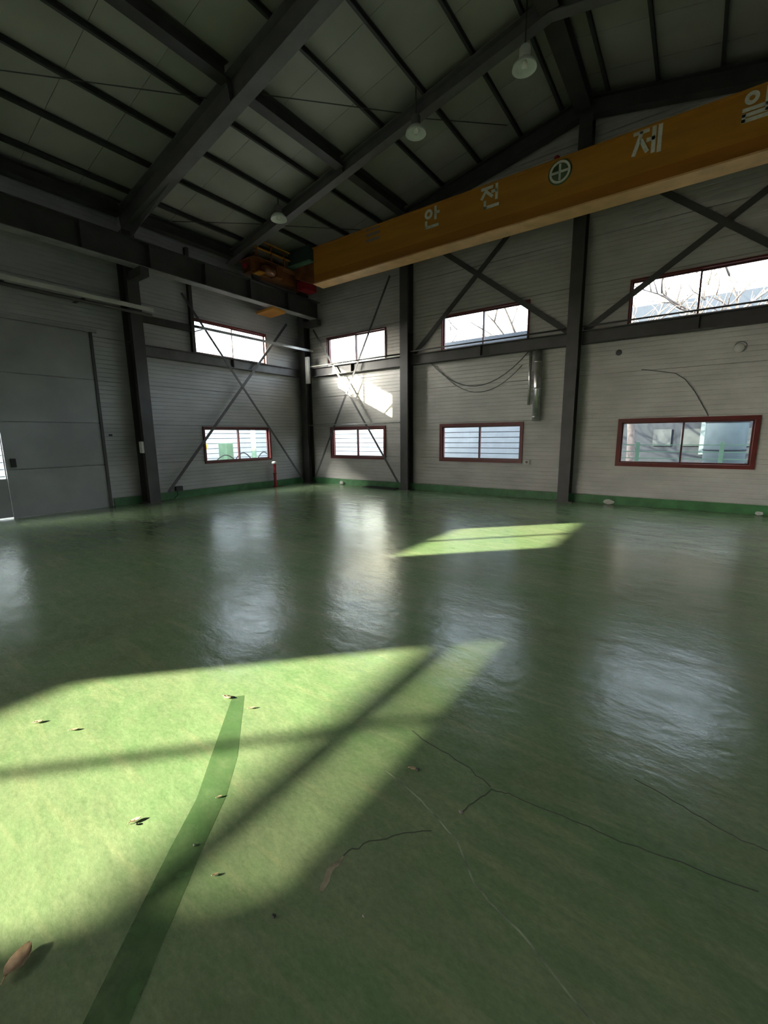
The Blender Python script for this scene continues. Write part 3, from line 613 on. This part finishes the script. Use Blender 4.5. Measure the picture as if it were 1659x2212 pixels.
def leaf(x, y, L, Wd, rot, m, label, curl=0.25, seed=0):
    if m == 'leaf2': L, Wd, curl = L*0.75, Wd*0.7, curl*0.7
    rnd = random.Random(seed); n = 8; vs = []; ca, sa = math.cos(rot), math.sin(rot)
    def put(u, v, z): vs.append((x+ca*u-sa*v, y+sa*u+ca*v, z))
    for dz in (0.0025, 0.0):
        for i in range(n+1):
            t = i/n; wv = Wd/2*math.sin(math.pi*min(1, t*0.96+0.02))**0.8*(1+rnd.uniform(-.08, .08)); u = (t-0.5)*L
            zc = 0.003+curl*Wd*(2*t-1)**2*0.5
            put(u, -wv, zc+curl*Wd*0.6+dz); put(u, 0, zc+dz); put(u, wv, zc+curl*Wd*0.7+dz)
    k = 3*(n+1); fs = []
    for i in range(n):
        for j in (0, 1):
            a = i*3+j; fs.append((a, a+1, a+4, a+3)); fs.append((k+a, k+a+3, k+a+4, k+a+1))
        fs.append((i*3, i*3+3, k+i*3+3, k+i*3)); fs.append((i*3+2, k+i*3+2, k+i*3+5, i*3+5))
    r = empty('dry_leaf', (x, y, 0), label=label, cat='leaf', group='dry leaves on the floor')
    b = MB().add(vs, fs, True).build('blade', m, r)
    MB().tube([(x+ca*(-0.5*L), y+sa*(-0.5*L), 0.006+curl*Wd*.5), (x+ca*(-0.66*L), y+sa*(-0.66*L), 0.004)], 0.0016, 6).build('stalk', m, r)
    return r
leaf(9.467, -10.515, 0.085, 0.055, 2.1, 'leaf', 'largest brown dry leaf at the bottom left of the floor', seed=1)
leaf(8.82, -9.35, 0.075, 0.035, 0.2, 'leaf2', 'pale dry leaf at the top end of the darker floor strip', 0.4, 2)
leaf(9.03, -9.33, 0.05, 0.018, 0.9, 'leaf2', 'small dry leaf just right of the darker floor strip top', 0.4, 3)
leaf(9.25, -10.08, 0.055, 0.026, 1.2, 'leaf2', 'pale dry leaf in the sunlit floor left of the strip', 0.45, 4)
leaf(10.04, -9.19, 0.048, 0.022, 0.3, 'leaf2', 'pale dry leaf lying right of the sunlit patch', 0.5, 5)
leaf(8.15, -10.09, 0.06, 0.03, 1.0, 'leaf2', 'dry leaf near the left edge at the far side of the sun patch', 0.4, 6)
leaf(8.39, -10.0, 0.06, 0.02, 0.9, 'leaf2', 'slim dry leaf in the far left part of the sun patch', 0.4, 7)
leaf(9.72, -10.02, 0.028, 0.013, 1.0, 'leaf2', 'tiny dry leaf right of the strip at the sun patch edge', 0.4, 8)
leaf(9.43, -9.81, 0.03, 0.012, 1.1, 'leaf2', 'tiny dry leaf on the darker strip in the sun', 0.4, 9)
def pebble(x, y, r, m, label, seed): return lump((x, y, 0.0005), r, r*0.8, r*1.3, 'pebble', m, label, 'pebble', seed, 'pebbles on the floor')
pebble(10.0, -9.99, 0.008, 'darkstone', 'dark pebble on the shaded floor near the bottom', 21)
pebble(10.33, -9.28, 0.009, 'stone', 'grey pebble at the end of the dark floor crack', 22)
pebble(10.06, -9.185, 0.009, 'darkstone', 'dark pebble touching the pale leaf right of the sun patch', 23)
pebble(9.55, -10.0, 0.006, 'stone', 'small pebble on the darker strip', 24)
pebble(10.24, -9.82, 0.005, 'stone', 'tiny pale pebble in the shaded foreground', 25)
pebble(9.27, -10.085, 0.006, 'darkstone', 'small dark pebble beside the pale leaf in the sun', 26)

# ------------------------------------------------------------------ outside
MB().box((-60, -60, -0.4), (80, 80, -0.26)).build('yard_ground', 'yard', kind='structure')
def sided(name, p0, p1, h, n_in, pitch, label, cat='building', thick=0.3):
    """pale boarded wall from p0 to p1 (ground points), boards facing n_in"""
    p0, p1 = Vector(p0), Vector(p1); nv = Vector(n_in)
    r = empty(name, (p0+p1)/2, label=label, cat=cat)
    MB().obox(p0-nv*thick/2+Vector((0, 0, h/2)), p1-nv*thick/2+Vector((0, 0, h/2)), nv, thick/2, h/2).build('backing_wall', 'siding_gap', r)
    z = -0.2
    while z < h-0.4:
        zb = min(z+pitch-0.022, h-0.41); MB().obox(p0+nv*0.011+Vector((0, 0, (z+zb)/2)), p1+nv*0.011+Vector((0, 0, (z+zb)/2)), nv, 0.010, (zb-z)/2).build('siding_board', 'siding', r); z += pitch
    MB().obox(p0+nv*0.03+Vector((0, 0, h-0.2)), p1+nv*0.03+Vector((0, 0, h-0.2)), nv, 0.028, 0.2).build('parapet', 'blue_band', r)
    return r
sided('neighbour_building', (-16, 3.2, -0.26), (7.4, 3.2, -0.26), 4.95, (0, -1, 0), 0.177, 'pale boarded neighbouring building seen through the windows of the far wall')
sided('side_building', (-5.0, -26, -0.26), (-5.0, 3.0, -0.26), 4.7, (1, 0, 0), 0.20, 'pale boarded building seen through the low window of the left wall')
fb = empty('far_building', (14, 17, -0.26), label='bluish grey building with pale parapet seen through the far right windows', cat='building')
MB().box((3, 16.2, -0.26), (34, 22, 7.1)).build('body', 'blue_wall', fb)
MB().box((3, 16.0, 6.4), (34, 16.19, 7.95)).build('parapet', 'far_band', fb)
for x in (9.2, 10.4, 12.9, 14.3):
    MB().box((x, 16.10, 0.9), (x+0.8, 16.19, 1.75)).build('window_pane', 'far_pane', fb)
MB().box((11.2, 15.6, 0.5), (11.6, 16.19, 2.2)).build('downpipe_box', 'pale_blue', fb)
fe = empty('yard_fence', (11, 4.0, -0.26), label='pale green rail fence in the yard outside the far right low window', cat='fence')
for z in (1.22, 1.03, 0.84, 0.62): MB().box((7.6, 3.985, z-0.012), (16, 4.015, z+0.012)).build('rail', 'fence', fe)
for x in (7.7, 9.65, 11.6, 13.55): MB().box((x-0.05, 3.95, -0.26), (x+0.05, 3.984, 1.30)).build('post', 'fence', fe)
tk = empty('blue_tank', (11.9, 9.4, -0.26), label='pale blue tank standing in the yard behind the fence', cat='tank')
MB().lathe([(0.001, 0), (0.62, 0), (0.62, 2.9), (0.45, 3.1), (0.001, 3.15)], (11.9, 9.4, -0.26), 24).build('shell', 'pale_blue', tk)
for z in (0.9, 1.9): MB().lathe([(0.621, 0), (0.64, 0), (0.64, 0.05), (0.621, 0.05)], (11.9, 9.4, z), 24).build('hoop', 'blue_wall', tk)
def tree(x, y, h, seed, label):
    rnd = random.Random(seed); r = empty('bare_tree', (x, y, -0.26), label=label, cat='tree')
    pts = [Vector((x+rnd.uniform(-.1, .1)*i*.5, y+rnd.uniform(-.1, .1)*i*.5, -0.26+h*0.62*i/6)) for i in range(7)]
    MB().tube(pts, [0.17-0.016*i for i in range(7)], 8).build('trunk', 'bark', r)
    def grow(mb, p, d, L, rad, lev):
        q = [p]; 
        for i in range(4):
            d = (d+Vector((rnd.uniform(-.25, .25), rnd.uniform(-.25, .25), rnd.uniform(-.12, .18)))).normalized(); q.append(q[-1]+d*L/4)
        mb.tube(q, [rad*(1-0.17*i) for i in range(5)], 5)
        if lev:
            for k in range(4):
                s = q[1+k % 4]; dd = (d+Vector((rnd.uniform(-1, 1), rnd.uniform(-1, 1), rnd.uniform(-.3, .6)))).normalized()
                grow(mb, s, dd, L*0.62, rad*0.62, lev-1)
    for k in range(9):
        p = pts[3+k % 4]; a = k*2.4+rnd.uniform(-.3, .3)
        mb = MB(); grow(mb, p, Vector((math.cos(a), math.sin(a), rnd.uniform(.25, .9))).normalized(), h*0.36, 0.06, 2); mb.build('branch', 'bark', r)
    return r
tree(8.9, 9.2, 8.5, 11, 'bare tree behind the yard fence, trunk at the left of the far right low window')
tree(4.4, 9.0, 9.5, 13, 'bare tree behind the pale boarded building, twigs in the middle high window')
tree(11.9, 11.0, 9.6, 12, 'bare tree in the yard, branches filling the far right high window')
# yard clutter outside the left low window
yb = empty('yellow_sign', (-3.2, -1.9, -0.26), label='round yellow sign on a post outside the left low window', cat='sign')
MB().lathe([(0.001, 0), (0.15, 0), (0.15, 0.02), (0.001, 0.02)], (-3.18, -1.92, 1.26), 20, (1, 0, 0)).build('disc', 'sign_yellow', yb)
MB().tube([(-3.2, -1.92, -0.26), (-3.2, -1.92, 1.2)], 0.025, 8).build('post', 'pale_post', yb)
ps = empty('pale_post', (-3.0, 0.1, -0.26), label='pale post with green foot outside the left low window', cat='post')
MB().lathe([(0.001, 1.3), (0.09, 1.3), (0.09, 2.1), (0.001, 2.1)], (-3.0, 0.1, -0.26), 14).build('post_top', 'pale_post', ps)
MB().lathe([(0.001, 0), (0.09, 0), (0.09, 1.299), (0.001, 1.299)], (-3.0, 0.1, -0.26), 14).build('post_foot', 'fence', ps)
gb = MB().box((-3.6, -1.05, -0.26), (-3.1, -0.75, 1.36)).build('green_cabinet', 'fence', label='pale green cabinet outside the left low window', cat='cabinet', bevel=0.02)
for k, (y0, y1, hh) in enumerate(((-1.9, -1.0, 0.95), (-1.1, -0.3, 1.0), (-0.1, 0.6, 1.0))):
    pts = [(-2.6, y0+(y1-y0)*i/12, 0.70+(hh-0.70)*math.sin(math.pi*i/12)) for i in range(13)]
    pts = [(-2.6, y0, -0.2)]+pts+[(-2.6, y1, -0.2)]
    MB().tube(pts, 0.02, 8).build('looped_hose', 'black', label=('leftmost', 'middle', 'rightmost')[k]+' dark looped hose outside the left low window', cat='hose', group='looped hoses')
